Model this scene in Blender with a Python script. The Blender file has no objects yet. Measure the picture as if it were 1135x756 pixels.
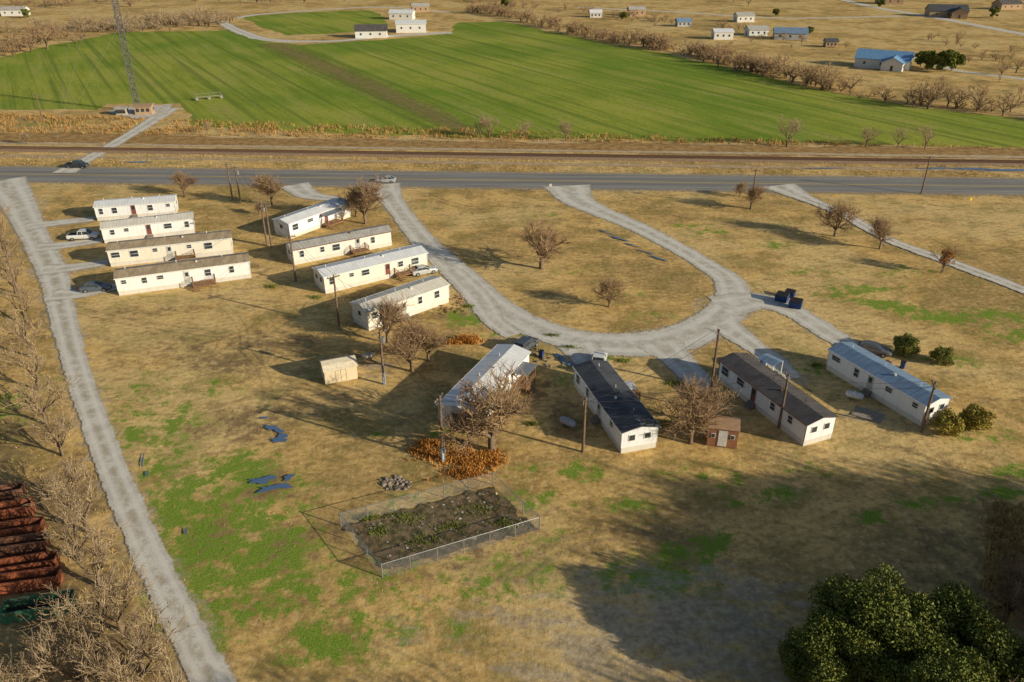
import bpy, math, random
import numpy as np
from mathutils import Vector, Matrix
random.seed(7); rng=np.random.default_rng(7)
sc=bpy.context.scene
H=54.0; FP=883.0; PIT=math.radians(27.9); SP,CP=math.sin(PIT),math.cos(PIT)
# ground survey: measured bearings of each feature -> flat ground coordinates in metres
def G(u,v):
    x=(u-567.5)/FP; y=(378-v)/FP; t=H/(SP-y*CP)
    return Vector((x*t,(CP+y*SP)*t,0))
AZ=math.radians(25); EL=math.radians(18)
# ---------------- materials ----------------
class N:
    def __init__(s,name):
        s.m=bpy.data.materials.new(name); s.m.use_nodes=True; s.t=s.m.node_tree; s.t.nodes.clear()
        s.out=s.t.nodes.new('ShaderNodeOutputMaterial'); s.b=s.t.nodes.new('ShaderNodeBsdfPrincipled')
        s.t.links.new(s.b.outputs[0],s.out.inputs[0])
        s.b.inputs['Specular IOR Level'].default_value=0.25
    def n(s,k,**a):
        x=s.t.nodes.new(k)
        for i,j in a.items(): setattr(x,i,j)
        return x
    def l(s,a,b): s.t.links.new(a,b)
    def pos(s): return s.n('ShaderNodeNewGeometry').outputs['Position']
    def obj(s): return s.n('ShaderNodeTexCoord').outputs['Object']
    def noise(s,co,sc,det=4,rough=.55,dist=0):
        x=s.n('ShaderNodeTexNoise'); x.inputs['Scale'].default_value=sc; x.inputs['Detail'].default_value=det
        x.inputs['Roughness'].default_value=rough; x.inputs['Distortion'].default_value=dist
        s.l(co,x.inputs['Vector']); return x.outputs['Fac']
    def rng(s,v,a,b,c=0,d=1):
        x=s.n('ShaderNodeMapRange'); x.inputs[1].default_value=a; x.inputs[2].default_value=b
        x.inputs[3].default_value=c; x.inputs[4].default_value=d; s.l(v,x.inputs[0]); return x.outputs[0]
    def mth(s,op,a,b=0.0):
        x=s.n('ShaderNodeMath',operation=op)
        for i,q in enumerate((a,b)):
            if isinstance(q,(int,float)): x.inputs[i].default_value=q
            else: s.l(q,x.inputs[i])
        return x.outputs[0]
    def mix(s,f,a,b,mode='MIX'):
        x=s.n('ShaderNodeMix',data_type='RGBA',blend_type=mode)
        for i,q in ((0,f),(6,a),(7,b)):
            if isinstance(q,(int,float)): x.inputs[i].default_value=q
            elif isinstance(q,tuple): x.inputs[i].default_value=(*q,1)
            else: s.l(q,x.inputs[i])
        return x.outputs[2]
    def mapv(s,co,rot=(0,0,0),scale=(1,1,1)):
        x=s.n('ShaderNodeMapping'); x.inputs['Rotation'].default_value=rot; x.inputs['Scale'].default_value=scale
        s.l(co,x.inputs['Vector']); return x.outputs[0]
    def col(s,c,rough=.9):
        if isinstance(c,tuple): s.b.inputs['Base Color'].default_value=(*c,1)
        else: s.l(c,s.b.inputs['Base Color'])
        s.b.inputs['Roughness'].default_value=rough
    def bump(s,h,st=.5,d=.1):
        x=s.n('ShaderNodeBump'); x.inputs['Strength'].default_value=st; x.inputs['Distance'].default_value=d
        s.l(h,x.inputs['Height']); s.l(x.outputs[0],s.b.inputs['Normal'])
    def across(s): return s.mth('ABSOLUTE',s.n('ShaderNodeAttribute',attribute_name='across').outputs['Fac'])
    def edge_alpha(s,u,p,k=5,a=1.0,nz=3.2,hi=.8):
        v=s.mth('ADD',s.mth('MULTIPLY',s.mth('SUBTRACT',1.0,u),k),s.mth('MULTIPLY',s.mth('SUBTRACT',s.noise(p,1.6,4,.75),.5),nz))
        s.l(s.rng(v,.25,hi,0,a),s.b.inputs['Alpha'])
def M(name,c1,c2=None,rough=.8,scale=2.5,bump=0,metal=0,spec=.25):
    k=N(name); co=k.obj(); 
    if c2 is None: c2=tuple(x*.78 for x in c1)
    f=k.rng(k.noise(co,scale,4,.65),.38,.62)
    k.col(k.mix(f,c1,c2),rough); k.b.inputs['Metallic'].default_value=metal
    k.b.inputs['Specular IOR Level'].default_value=spec
    if bump: k.bump(k.noise(co,scale*4,3),bump,.05)
    return k.m
def siding(name,c,period=.24,vertical=False):
    k=N(name); co=k.obj()
    w=k.n('ShaderNodeTexWave',wave_type='BANDS',bands_direction='X' if vertical else 'Z',wave_profile='SAW')
    w.inputs['Scale'].default_value=.314/period; k.l(co,w.inputs['Vector'])
    grime=k.rng(k.noise(k.mapv(co,scale=(1.2,1.2,.25)),1.6,5,.7),.47,.68)
    c0=k.mix(k.mth('MULTIPLY',grime,.28),c,(c[0]*.6,c[1]*.57,c[2]*.52))
    edge=k.rng(w.outputs['Fac'],.0,.12)
    c1=k.mix(k.mth('MULTIPLY',k.mth('SUBTRACT',1.0,edge),.25),c0,(c[0]*.3,c[1]*.3,c[2]*.3))
    k.col(c1,.55); k.bump(w.outputs['Fac'],.3,.02); return k.m
def roofmat(name,c,c2,seam=0,rough=.75):
    k=N(name); co=k.obj()
    f=k.rng(k.noise(k.mapv(co,scale=(1,.35,1)),1.1,5,.7),.42,.6)
    cc=k.mix(f,c,c2); g=k.noise(co,14,2,.7)
    cc=k.mix(k.rng(g,.4,.65,0,.3),cc,tuple(x*.5 for x in c))
    if seam:
        w=k.n('ShaderNodeTexWave',wave_type='BANDS',bands_direction='X',wave_profile='SIN')
        w.inputs['Scale'].default_value=.314/seam; k.l(co,w.inputs['Vector'])
        e=k.rng(w.outputs['Fac'],.9,1.0); cc=k.mix(k.mth('MULTIPLY',e,.3),cc,tuple(x*.35 for x in c)); k.bump(e,.4,.03)
    else: k.bump(g,.5,.04)
    k.col(cc,rough); return k.m
def ground_mat():
    k=N('dry_grass_ground'); p=k.pos()
    a=k.n('ShaderNodeAttribute',attribute_name='mask'); sp=k.n('ShaderNodeSeparateColor'); k.l(a.outputs['Color'],sp.inputs[0])
    big=k.noise(p,.03,4,.6); mid=k.noise(p,.14,5,.7); fine=k.noise(p,1.3,4,.75); vf=k.noise(p,6,2,.7)
    c=k.mix(k.rng(mid,.42,.59),(.76,.50,.18),(.45,.285,.105))
    c=k.mix(k.rng(big,.48,.58,0,.6),c,(.78,.57,.26))
    c=k.mix(k.rng(big,.47,.38,0,.6),c,(.36,.245,.10))
    md2=k.noise(k.mapv(p,rot=(0,0,.4),scale=(.45,1,1)),.55,4,.7)
    c=k.mix(k.rng(md2,.5,.64,0,.55),c,(.24,.155,.065))
    c=k.mix(k.rng(fine,.52,.68,0,.55),c,(.17,.11,.05))
    c=k.mix(k.rng(fine,.36,.48,.45,0),c,(.88,.66,.33))
    w=k.n('ShaderNodeTexWave',wave_type='BANDS',bands_direction='Y'); w.inputs['Scale'].default_value=.26
    w.inputs['Distortion'].default_value=2.6; w.inputs['Detail'].default_value=3; w.inputs['Detail Scale'].default_value=.4
    k.l(k.mapv(p,rot=(0,0,math.radians(-24))),w.inputs['Vector'])
    c=k.mix(k.rng(w.outputs['Fac'],.55,1,0,.14),c,(.25,.17,.07))
    gl=k.mth('MULTIPLY',k.rng(mid,.52,.6,0,.45),k.rng(vf,.4,.56))
    c=k.mix(gl,c,(.22,.24,.055))
    nz=k.mth('SUBTRACT',k.noise(p,.5,5,.75),.5)
    gm=k.rng(k.mth('ADD',sp.outputs[0],k.mth('MULTIPLY',nz,4.5)),.35,.9)
    gm=k.mth('MULTIPLY',k.mth('MULTIPLY',gm,k.rng(sp.outputs[0],.02,.3)),.94)
    c=k.mix(gm,c,k.mix(k.rng(vf,.4,.6),(.11,.24,.02),(.26,.33,.05)))
    dm=k.mth('MULTIPLY',k.rng(k.mth('ADD',sp.outputs[1],k.mth('MULTIPLY',nz,-3.6)),.3,.9),k.rng(sp.outputs[1],.02,.25))
    c=k.mix(k.mth('MULTIPLY',dm,.78),c,k.mix(k.rng(fine,.4,.6),(.12,.082,.048),(.24,.165,.09)))
    bm=k.mth('MULTIPLY',k.rng(k.mth('ADD',sp.outputs[2],k.mth('MULTIPLY',k.mth('SUBTRACT',md2,.5),3.0)),.3,.9),k.rng(sp.outputs[2],.02,.25))
    c=k.mix(k.mth('MULTIPLY',bm,.7),c,k.mix(k.rng(fine,.4,.6),(.55,.46,.34),(.38,.30,.21)))
    k.col(c,.95); k.b.inputs['Specular IOR Level'].default_value=.05
    k.bump(fine,.45,.2); return k.m
def gravel_mat(name='gravel',lane=False):
    k=N(name); p=k.pos(); u=k.across(); f=k.noise(p,.5,5,.7); g=k.noise(p,8,2,.8)
    c=k.mix(k.rng(f,.4,.6),(.72,.68,.61),(.54,.50,.43)); c=k.mix(k.rng(g,.45,.65,0,.45),c,(.34,.31,.27))
    tr=k.rng(k.mth('ABSOLUTE',k.mth('SUBTRACT',u,.45)),.08,.22,.5,0); c=k.mix(tr,c,(.80,.76,.69))
    cm=k.mth('MULTIPLY',k.rng(u,.22,.05,0,.6 if lane else .25),k.rng(f,.42,.56)); c=k.mix(cm,c,(.42,.34,.22))
    c=k.mix(k.mth('MULTIPLY',k.rng(u,.78,.97,0,.7),k.rng(g,.35,.6)),c,(.44,.33,.18))
    k.col(c,.95); k.b.inputs['Specular IOR Level'].default_value=.05; k.bump(g,.3,.04); k.edge_alpha(u,p); return k.m
def track_mat():
    k=N('worn_track'); p=k.pos(); u=k.across(); f=k.noise(p,.5,4,.7)
    k.col(k.mix(k.rng(f,.4,.6),(.54,.42,.27),(.34,.24,.13)),.95)
    a=k.mth('MULTIPLY',k.rng(k.mth('ABSOLUTE',k.mth('SUBTRACT',u,.65)),.08,.32,.5,0),k.rng(f,.42,.6,0,1)); k.l(a,k.b.inputs['Alpha']); return k.m
def asphalt_mat():
    k=N('asphalt'); p=k.pos(); u=k.across(); f=k.noise(k.mapv(p,scale=(.06,1,1)),.7,5,.7); g=k.noise(p,6,2,.8)
    c=k.mix(k.rng(f,.42,.6),(.30,.285,.27),(.21,.20,.19)); c=k.mix(k.rng(g,.45,.65,0,.4),c,(.15,.145,.14))
    c=k.mix(k.rng(k.mth('ABSOLUTE',k.mth('SUBTRACT',u,.32)),.05,.2,.35,0),c,(.16,.155,.15))
    k.col(c,.9); return k.m
def field_mat():
    k=N('green_crop'); p=k.pos(); d=G(520,142)-G(310,52); ang=math.atan2(d.y,d.x)
    q=k.mapv(p,rot=(0,0,-ang))
    big=k.noise(p,.011,4,.6); mid=k.noise(k.mapv(q,scale=(.1,1,1)),.16,5,.72)
    c=k.mix(k.rng(big,.42,.58),(.20,.29,.032),(.36,.38,.06))
    c=k.mix(k.rng(mid,.5,.66,0,.6),c,(.42,.37,.12))
    c=k.mix(k.rng(mid,.48,.36,0,.5),c,(.13,.20,.024))
    r=k.noise(k.mapv(q,scale=(.012,1,1)),.32,3,.6)
    c=k.mix(k.rng(r,.52,.62,0,.6),c,(.12,.18,.03))
    f=k.noise(p,.7,4,.8); c=k.mix(k.rng(f,.48,.66,0,.5),c,(.10,.14,.02))
    k.col(c,.95); k.b.inputs['Specular IOR Level'].default_value=.05; k.bump(f,.4,.12); return k.m
def soil_mat(name,a,b,s=1.2,alpha=False,am=1.0,ek=3,nz=3.2,hi=.8):
    k=N(name); p=k.pos(); f=k.noise(p,s,5,.75); c=k.mix(k.rng(f,.42,.58),a,b); k.col(c,.95); k.b.inputs['Specular IOR Level'].default_value=.05
    k.bump(f,.6,.2)
    if alpha: k.edge_alpha(k.across(),k.mapv(p,scale=(.3,.3,.3)) if nz>4 else p,ek,am,nz,hi)
    return k.m
def water_mat():
    k=N('puddle_water_sky_tint'); p=k.pos(); k.col((.10,.17,.30),.08); k.b.inputs['Specular IOR Level'].default_value=.9  # blue reflection of the sky is painted into the water's base colour
    k.bump(k.noise(p,3,2),.05,.02); return k.m
GR=ground_mat(); GV=gravel_mat(); GL=gravel_mat('gravel_lane_surface',True); TK=track_mat(); AS=asphalt_mat(); FD=field_mat(); WA=water_mat()
# ---------------- mesh helpers ----------------
class MB:
    def __init__(s): s.v=[];s.f=[];s.m=[]
    def add(s,vs,fs,mi=0):
        o=len(s.v); s.v+= [tuple(q) for q in vs]; s.f+=[tuple(i+o for i in f) for f in fs]; s.m+=[mi]*len(fs)
    def box(s,c,d,mi=0,rz=0,taper=1):
        x,y,z=[q/2 for q in d]; P=[]
        for sz,t in ((-z,1),(z,taper)):
            for a,b in ((-x,-y),(x,-y),(x,y),(-x,y)):
                a*=t;b*=t; P.append((c[0]+a*math.cos(rz)-b*math.sin(rz),c[1]+a*math.sin(rz)+b*math.cos(rz),c[2]+sz))
        s.add(P,[(3,2,1,0),(4,5,6,7),(0,1,5,4),(1,2,6,5),(2,3,7,6),(3,0,4,7)],mi)
    def cyl(s,p0,p1,r0,r1=None,n=8,mi=0):
        if r1 is None:r1=r0
        p0=Vector(p0);p1=Vector(p1);d=(p1-p0).normalized(); a=d.orthogonal().normalized(); b=d.cross(a)
        P=[]
        for p,r in ((p0,r0),(p1,r1)):
            for i in range(n):
                t=2*math.pi*i/n; P.append(p+(a*math.cos(t)+b*math.sin(t))*r)
        F=[(i,(i+1)%n,n+(i+1)%n,n+i) for i in range(n)]+[tuple(range(n))[::-1],tuple(range(n,2*n))]
        s.add(P,F,mi)
    def loft(s,secs,mi=0):
        n=len(secs[0]); P=[p for q in secs for p in q]; F=[]
        for j in range(len(secs)-1):
            for i in range(n): F.append((j*n+i,j*n+(i+1)%n,(j+1)*n+(i+1)%n,(j+1)*n+i))
        F.append(tuple(range(n))[::-1]); F.append(tuple(range((len(secs)-1)*n,len(secs)*n))); s.add(P,F,mi)
    def obj(s,name,mats,parent=None,smooth=False,loc=None,rz=0):
        me=bpy.data.meshes.new(name); me.from_pydata(s.v,[],s.f); 
        for m in mats: me.materials.append(m)
        me.polygons.foreach_set('material_index',s.m)
        if smooth: me.polygons.foreach_set('use_smooth',[True]*len(s.f))
        o=bpy.data.objects.new(name,me); sc.collection.objects.link(o)
        if parent: o.parent=parent
        if loc is not None: o.location=loc
        o.rotation_euler[2]=rz
        return o
def empty(name,loc,rz=0):
    e=bpy.data.objects.new(name,None); e.empty_display_size=.5; sc.collection.objects.link(e); e.location=loc; e.rotation_euler[2]=rz; return e
def npmesh(name,V,F,mats,mi=None):
    me=bpy.data.meshes.new(name); V=np.asarray(V,np.float32); F=np.asarray(F,np.int32); n=len(F)
    me.vertices.add(len(V)); me.vertices.foreach_set('co',V.ravel()); me.loops.add(n*4); me.loops.foreach_set('vertex_index',F.ravel())
    me.polygons.add(n); me.polygons.foreach_set('loop_start',np.arange(n,dtype=np.int32)*4)
    try: me.polygons.foreach_set('loop_total',np.full(n,4,np.int32))
    except Exception: pass
    for m in mats: me.materials.append(m)
    if mi is not None: me.polygons.foreach_set('material_index',np.asarray(mi,np.int32))
    me.update(calc_edges=True); me.validate(); return me
def put(me,name,loc,s=1,rz=None,sz=None):
    o=bpy.data.objects.new(name,me); sc.collection.objects.link(o); o.location=loc
    o.rotation_euler[2]=random.uniform(0,6.28) if rz is None else rz
    o.scale=(s,s,s if sz is None else sz); return o
def cr(pts,step=1.0):
    P=[Vector(p) for p in pts]; P=[P[0]*2-P[1]]+P+[P[-1]*2-P[-2]]; out=[]
    for i in range(1,len(P)-2):
        a,b,c,d=P[i-1:i+3]; n=max(2,int((c-b).length/step))
        for j in range(n):
            t=j/n; out.append(.5*((2*b)+(c-a)*t+(2*a-5*b+4*c-d)*t*t+(3*b-a-3*c+d)*t**3))
    out.append(P[-2]); return out
ROADS=[]; ZL=[.006]
def ribbon(name,pix,w,mat,jit=.12,step=.8,world=False,reg=True,z=None,wide=1.12):
    pts=[Vector((*((p if world else G(p[0],p[1]))[:2]), (w if not isinstance(w,list) else w[i]))) for i,p in enumerate(pix)]
    S=cr(pts,step); mb=MB(); V=[]; A=[]
    if z is None: z=ZL[0]; ZL[0]+=.004
    ja=jb=0
    for i,p in enumerate(S):
        a=S[max(0,i-1)];b=S[min(len(S)-1,i+1)]; d=Vector((b.x-a.x,b.y-a.y)).normalized(); n=Vector((-d.y,d.x))
        ja=ja*.6+random.gauss(0,jit*.7); jb=jb*.6+random.gauss(0,jit*.7); hw=p.z/2*wide
        for q in (1,.5,0,-.5,-1):
            o=q*hw+(ja if q>.9 else jb if q<-.9 else 0); V.append((p.x+n.x*o,p.y+n.y*o,z)); A.append(q)
        if reg: ROADS.append((p.x,p.y,p.z/2))
    mb.add(V,[(5*i+j,5*i+j+1,5*i+j+6,5*i+j+5) for i in range(len(S)-1) for j in range(4)]); o=mb.obj(name,[mat])
    o.data.attributes.new('across','FLOAT','POINT').data.foreach_set('value',A); return o
def sheet(name,pix,mat,z=None,jit=.0,step=1.5):
    if z is None: z=ZL[0]; ZL[0]+=.004
    P=[G(*p) for p in pix]; Q=[]
    for i in range(len(P)):
        a,b=P[i],P[(i+1)%len(P)]; n=max(1,int((b-a).length/step)) if jit else 1
        for j in range(n):
            q=a.lerp(b,j/n); Q.append((q.x+random.gauss(0,jit),q.y+random.gauss(0,jit),z))
    mb=MB(); ar=sum(Q[i][0]*Q[(i+1)%len(Q)][1]-Q[(i+1)%len(Q)][0]*Q[i][1] for i in range(len(Q)))
    if ar<0:Q=Q[::-1]
    mb.add(Q,[tuple(range(len(Q)))]); return mb.obj(name,[mat])
# ---------------- far sheets ----------------
sheet('crop_field',[(-200,121),(110,122),(120,115),(200,115),(212,128),(215,140),(300,144),(430,149),(560,153),(700,155),(850,158),(1000,161),(1350,166),(1350,158),(1135,133),(1000,116),(900,98),(820,78),(740,60),(650,44),(560,24),(505,25),(500,37),(440,43),(330,50),(290,45),(262,32),(240,34),(130,36),(50,52),(0,64),(-200,84)],FD,jit=.8,step=6)
sheet('crop_field',[(266,19),(330,14),(410,11),(428,20),(430,34),(318,39),(290,30)],FD,jit=.8,step=6)
ribbon('dirt_strip',[(300,48),(355,72),(415,98),(468,122),(525,149)],[18,18,17,14,10],soil_mat('field_soil',(.36,.27,.12),(.24,.21,.075),.4,True,.72,1.6,5,1.5),jit=1.5,step=3,reg=False)
ribbon('farm_track',[(236,20),(262,33),(290,43),(330,46),(380,45),(430,40),(500,36)],[6,7,8,6,6,8,8],GV,jit=.7,step=4,reg=False)
ribbon('farm_track',[(262,20),(300,15),(420,8),(500,14)],5,GV,jit=.5,step=4,reg=False)
ribbon('country_road',[(900,-10),(960,6),(1040,20),(1135,38),(1250,58)],7,GV,jit=.6,step=5,reg=False)
ribbon('country_road',[(640,8),(760,14),(860,20),(1000,18)],5,GL,jit=.6,step=5,reg=False)
ribbon('country_road',[(1000,60),(1060,78),(1135,88),(1250,108)],4,GL,jit=.6,step=5,reg=False)
def lin(a,b,ext):
    a=G(*a);b=G(*b);d=(b-a).normalized(); return a-d*ext,b+d*ext,d
ra,rb,rd=lin((0,165),(1135,181),500); ha,hb,hd=lin((0,193),(1135,207),600)
def line_pts(a,b,n): return [a.lerp(b,i/n) for i in range(n+1)]
a2,b2,_=lin((0,152),(1135,171),500)
ribbon('verge',line_pts(a2,b2,40),10,soil_mat('brown_verge',(.48,.30,.12),(.28,.17,.07),.5,True),jit=1.2,step=3,world=True)
RW=empty('railway_track',(0,0,0))
mb=MB(); n=Vector((-rd.y,rd.x,0)); Z=Vector((0,0,1))
mb.loft([[p-n*3.0,p-n*1.8+Z*.35,p+n*1.8+Z*.35,p+n*3.0] for p in (ra,rb)],0); mb.obj('ballast',[soil_mat('railway_ballast',(.38,.26,.16),(.26,.17,.11),2)],RW)
mb=MB(); L=(rb-ra).length; ang=math.atan2(rd.y,rd.x)
for i in range(int(420/.65)):
    p=(ra+rb)/2+rd*(i*.65-210); mb.box((p.x,p.y,.39),(.24,2.6,.1),0,ang)
mb.obj('sleepers',[M('sleeper_wood',(.20,.135,.095))],RW)
mb=MB()
for s in (-.72,.72): 
    q=(ra+rb)/2+n*s; mb.box((q.x,q.y,.52),(L,.08,.16),0,ang)
mb.obj('rails',[M('rusty_rail',(.26,.13,.07),metal=.5,rough=.5)],RW)
ribbon('service_path',[p-n*7 for p in line_pts(ra,rb,30)],2.6,soil_mat('path_dirt',(.56,.42,.26),(.42,.29,.16),.6,True),jit=.3,step=3,world=True)
ribbon('service_path',[p+n*6 for p in line_pts(ra,rb,30)],2.4,soil_mat('path_dirt_pale',(.60,.47,.31),(.45,.33,.2),.6,True),jit=.3,step=3,world=True)
ribbon('road_shoulder',line_pts(ha,hb,30),14.2,soil_mat('shoulder',(.50,.41,.30),(.36,.29,.2),.8,True),jit=.35,step=2,world=True)
ribbon('highway',line_pts(ha,hb,30),11.6,AS,jit=.02,step=8,world=True,wide=1)
hn=Vector((-hd.y,hd.x,0)); YP=M('yellow_paint',(.68,.46,.06)); WP=M('white_paint',(.72,.72,.70)); WW=M('worn_line_paint',(.54,.54,.52),(.32,.32,.30),scale=.6)
z=ZL[0]; ZL[0]+=.004
mb=MB(); c=(ha+hb)/2; HL=(hb-ha).length; hang=math.atan2(hd.y,hd.x)
def strip(mb,off,L,w,mi,al=0):
    q=c+hn*off+hd*al; P=[q+hd*L/2*sx+hn*w/2*sy for sx,sy in((-1,-1),(1,-1),(1,1),(-1,1))]; mb.add([(p.x,p.y,z) for p in P],[(0,1,2,3)],mi)
strip(mb,.18,HL,.16,0); strip(mb,-.18,HL,.16,0); strip(mb,3.8,HL,.12,1); strip(mb,-3.8,HL,.12,1); mb.obj('road_markings',[YP,WW])
# ---------------- gravel roads ----------------
ribbon('gravel_road',[(422,205),(434,222),(452,246),(474,272),(503,298),(530,322),(558,345),(600,366),(650,379),(705,382),(755,374),(792,356),(812,334),(808,312),(780,292),(742,270),(702,250),(664,234),(640,222),(628,206)],[9,5.2,4.8,5,5.4,5.6,5.6,5.8,6.3,7.3,7.3,6.6,6.2,5.2,4.4,4.4,4.8,5.6,7.6,11],GV)
ribbon('gravel_road',[(798,340),(842,334),(880,346),(925,374),(960,392)],[8,6,4.5,4,2.5],GV)
ribbon('gravel_road',[(730,380),(752,400),(775,424),(790,440)],[7,4.5,3.5,2],GV)
ribbon('gravel_road',[(800,360),(832,382),(862,404),(880,420)],[6,3.6,3.2,2.4],GV)
ribbon('gravel_road',[(640,382),(655,400),(668,414)],[6,4.5,2.5],GV)
ribbon('gravel_road',[(500,300),(530,330),(548,356),(570,372)],[4,4.5,3.5,3],GV)
ribbon('gravel_road',[(326,205),(342,216),(372,221)],[7,5,3],GV)
ribbon('gravel_lane',[(2,200),(18,222),(38,262),(58,302),(68,342),(80,390),(96,442),(120,508),(150,580),(185,655),(222,730),(262,815)],[10,7,5,4.8,3.9,3.3,3.1,3,3,3,3,3],GL)
for q in ([(30,252),(60,248),(104,243)],[(40,275),(75,272),(114,266)],[(48,300),(80,297),(120,291)],[(58,328),(90,326),(130,318)]):
    ribbon('gravel_driveway',q,[5,3.6,3.0],GV)
ribbon('gravel_road',[(862,206),(892,220),(935,238),(985,266),(1050,290),(1135,322),(1200,348)],[9,4.5,3.2,3,3,3,3],GL)
ribbon('gravel_road',[(190,120),(160,140),(130,158),(95,178),(70,192)],[6,4.5,4,4,6],GV)
sheet('gravel_pad',[(118,124),(150,118),(190,116),(187,128),(150,132)],GV,jit=.3)
for q in ([(945,395),(985,430),(1030,500),(1110,560),(1200,590)],[(90,345),(160,360),(260,375),(350,400)],[(470,215),(520,230),(600,228)],[(690,215),(740,235),(850,262)],[(740,590),(640,600),(560,650)]):
    ribbon('worn_track',q,2.4,TK,reg=False,wide=1)
GSOIL=soil_mat('garden_soil',(.25,.18,.11),(.10,.085,.045),.9)
FC=[G(378,583),G(424,640),G(598,587),G(546,537)]
sheet('garden_soil',[(384,583),(425,634),(592,587),(546,541)],GSOIL,jit=.25,step=.6)
def puddle(u,v,rx,ry,rot=0,name='puddle'):
    c0=G(u,v); mb=MB(); n=48; ph=[random.uniform(0,6.28) for _ in range(5)]; V=[]
    z=ZL[0]; ZL[0]+=.0005
    for i in range(n):
        t=2*math.pi*i/n; r=1+.25*math.sin(2*t+ph[0])+.2*math.sin(3*t+ph[1])+.15*math.sin(5*t+ph[2])+.12*math.sin(9*t+ph[3])+random.gauss(0,.05)
        x=rx*r*math.cos(t);y=ry*r*math.sin(t); V.append((c0.x+x*math.cos(rot)-y*math.sin(rot),c0.y+x*math.sin(rot)+y*math.cos(rot),z))
    mb.add(V,[tuple(range(n))]); mb.obj(name,[WA])
for q in ((304,476,1.2,.5,-.6),(311,487,1.0,.7,.3),(293,464,.6,.2,0),(291,533,1.5,.5,.15),(301,542,1.2,.5,.3),(314,540,.7,.5,0),(320,530,.5,.5,0),(158,512,.12,1.1,.35),(163,526,.1,.6,.3),(206,590,.1,.6,.35),(1050,187,7,.6,0),(1085,188,5,.5,0),(1120,189,8,.7,0),(912,187,4,.4,0),(622,398,.4,1.5,.2),(632,404,.3,.8,.2),(150,180,5,.4,0),(672,258,2.0,.2,-.78),(686,265,1.8,.35,-.78),(700,272,1.4,.25,-.78),(716,280,1.6,.22,-.75),(730,287,1.8,.3,-.75)): puddle(*q)
# ---------------- ground sheet ----------------
def axis(lo,hi,st,far):
    a=list(np.arange(lo,hi,st)); k=st; x=a[-1]
    while x<far: k*=1.35; x+=k; a.append(x)
    k=st; x=lo; b=[]
    while x>-far: k*=1.35; x-=k; b.append(x)
    return np.array(b[::-1]+a)
xs=axis(-112,118,.7,5000); ys=axis(28,215,.7,6000)
X,Y=np.meshgrid(xs,ys); nx,ny=len(xs),len(ys)
V=np.stack([X.ravel(),Y.ravel(),np.zeros(X.size)],1)
ii=np.arange(nx*ny).reshape(ny,nx); F=np.stack([ii[:-1,:-1].ravel(),ii[:-1,1:].ravel(),ii[1:,1:].ravel(),ii[1:,:-1].ravel()],1)
gm=npmesh('ground',V,F,[GR]); go=bpy.data.objects.new('ground',gm); sc.collection.objects.link(go)
mask=np.zeros((nx*ny,4),np.float32); mask[:,3]=1
def blob(ch,u,v,rx,ry,s=1,rot=0):
    c0=G(u,v); dx=V[:,0]-c0.x; dy=V[:,1]-c0.y; a=dx*math.cos(rot)+dy*math.sin(rot); b=-dx*math.sin(rot)+dy*math.cos(rot)
    d=np.sqrt((a/rx)**2+(b/ry)**2); mask[:,ch]=np.maximum(mask[:,ch],s*np.clip(1.35-d,0,1))
for q in ((262,517,4.5,3,1),(275,525,5,3,1),(180,520,3,5,.8),(200,560,5,8,.95),(230,600,6,7,.95),(300,615,5,6,1),(270,580,6,5,.9),(225,650,5,6,.9),(245,680,4,5,.85),(365,712,5,2.6,1),(150,480,3,6,.7),(320,650,5,4,.85),(190,480,5,6,.65),(250,560,10,10,.75),
  (1010,345,11,2.4,1,-.5),(1045,352,6,2.5,1),(985,338,8,2,.95,-.4),(960,320,7,2,.85),(1110,350,9,3,.8),(1130,372,6,3,.75),(935,327,5,2,.75),(870,547,2.8,1.4,1),(965,573,2.2,1.2,1),(1110,545,2.8,1.4,1),(1128,522,3.2,1.5,1),(1010,560,2.8,1.2,.8),(1045,556,3.4,1.2,.8),
  (785,601,3,1.7,1),(700,560,3,1.6,.95),(690,555,2,1.2,.95),(725,640,6,2.6,.95),(755,618,5,2.2,.9),(645,522,3.5,2,.8),(580,520,3.5,2,.6),(860,272,5,2.4,.6),(790,256,6,2,.65),(765,250,5,1.6,.65),(600,238,6,2,.5),(520,350,5,4,1),(570,371,4.5,1.1,.9),(720,350,5,2.4,.5),(240,430,4,2.5,.5),(200,455,3,2.4,.6),(390,700,6,4,.6),(560,640,7,4,.55),(500,480,4,2.4,.5),(415,480,1.4,1,.95),(900,520,4,1.4,.55),(1020,523,1.8,1,.85),(1085,480,5,2.4,.55),(640,300,6,2.4,.4),(690,325,5,2.4,.4),(62,136,9,2,.8),(560,400,4,2.4,.7),(680,395,4,2,.5),(1060,400,6,2.4,.5),(480,560,7,2.4,.5),(590,555,5,2.4,.6),(20,450,5,10,.5),(830,560,4,1.4,.6),(920,410,7,1.4,.6),(600,600,4,2.4,.5),(160,440,6,8,.4),(640,420,5,3,.5),(780,530,8,3,.45),(440,690,8,4,.5),(900,300,7,3,.45),(1000,300,8,4,.45),(400,640,8,5,.5)): blob(0,*q)
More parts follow.
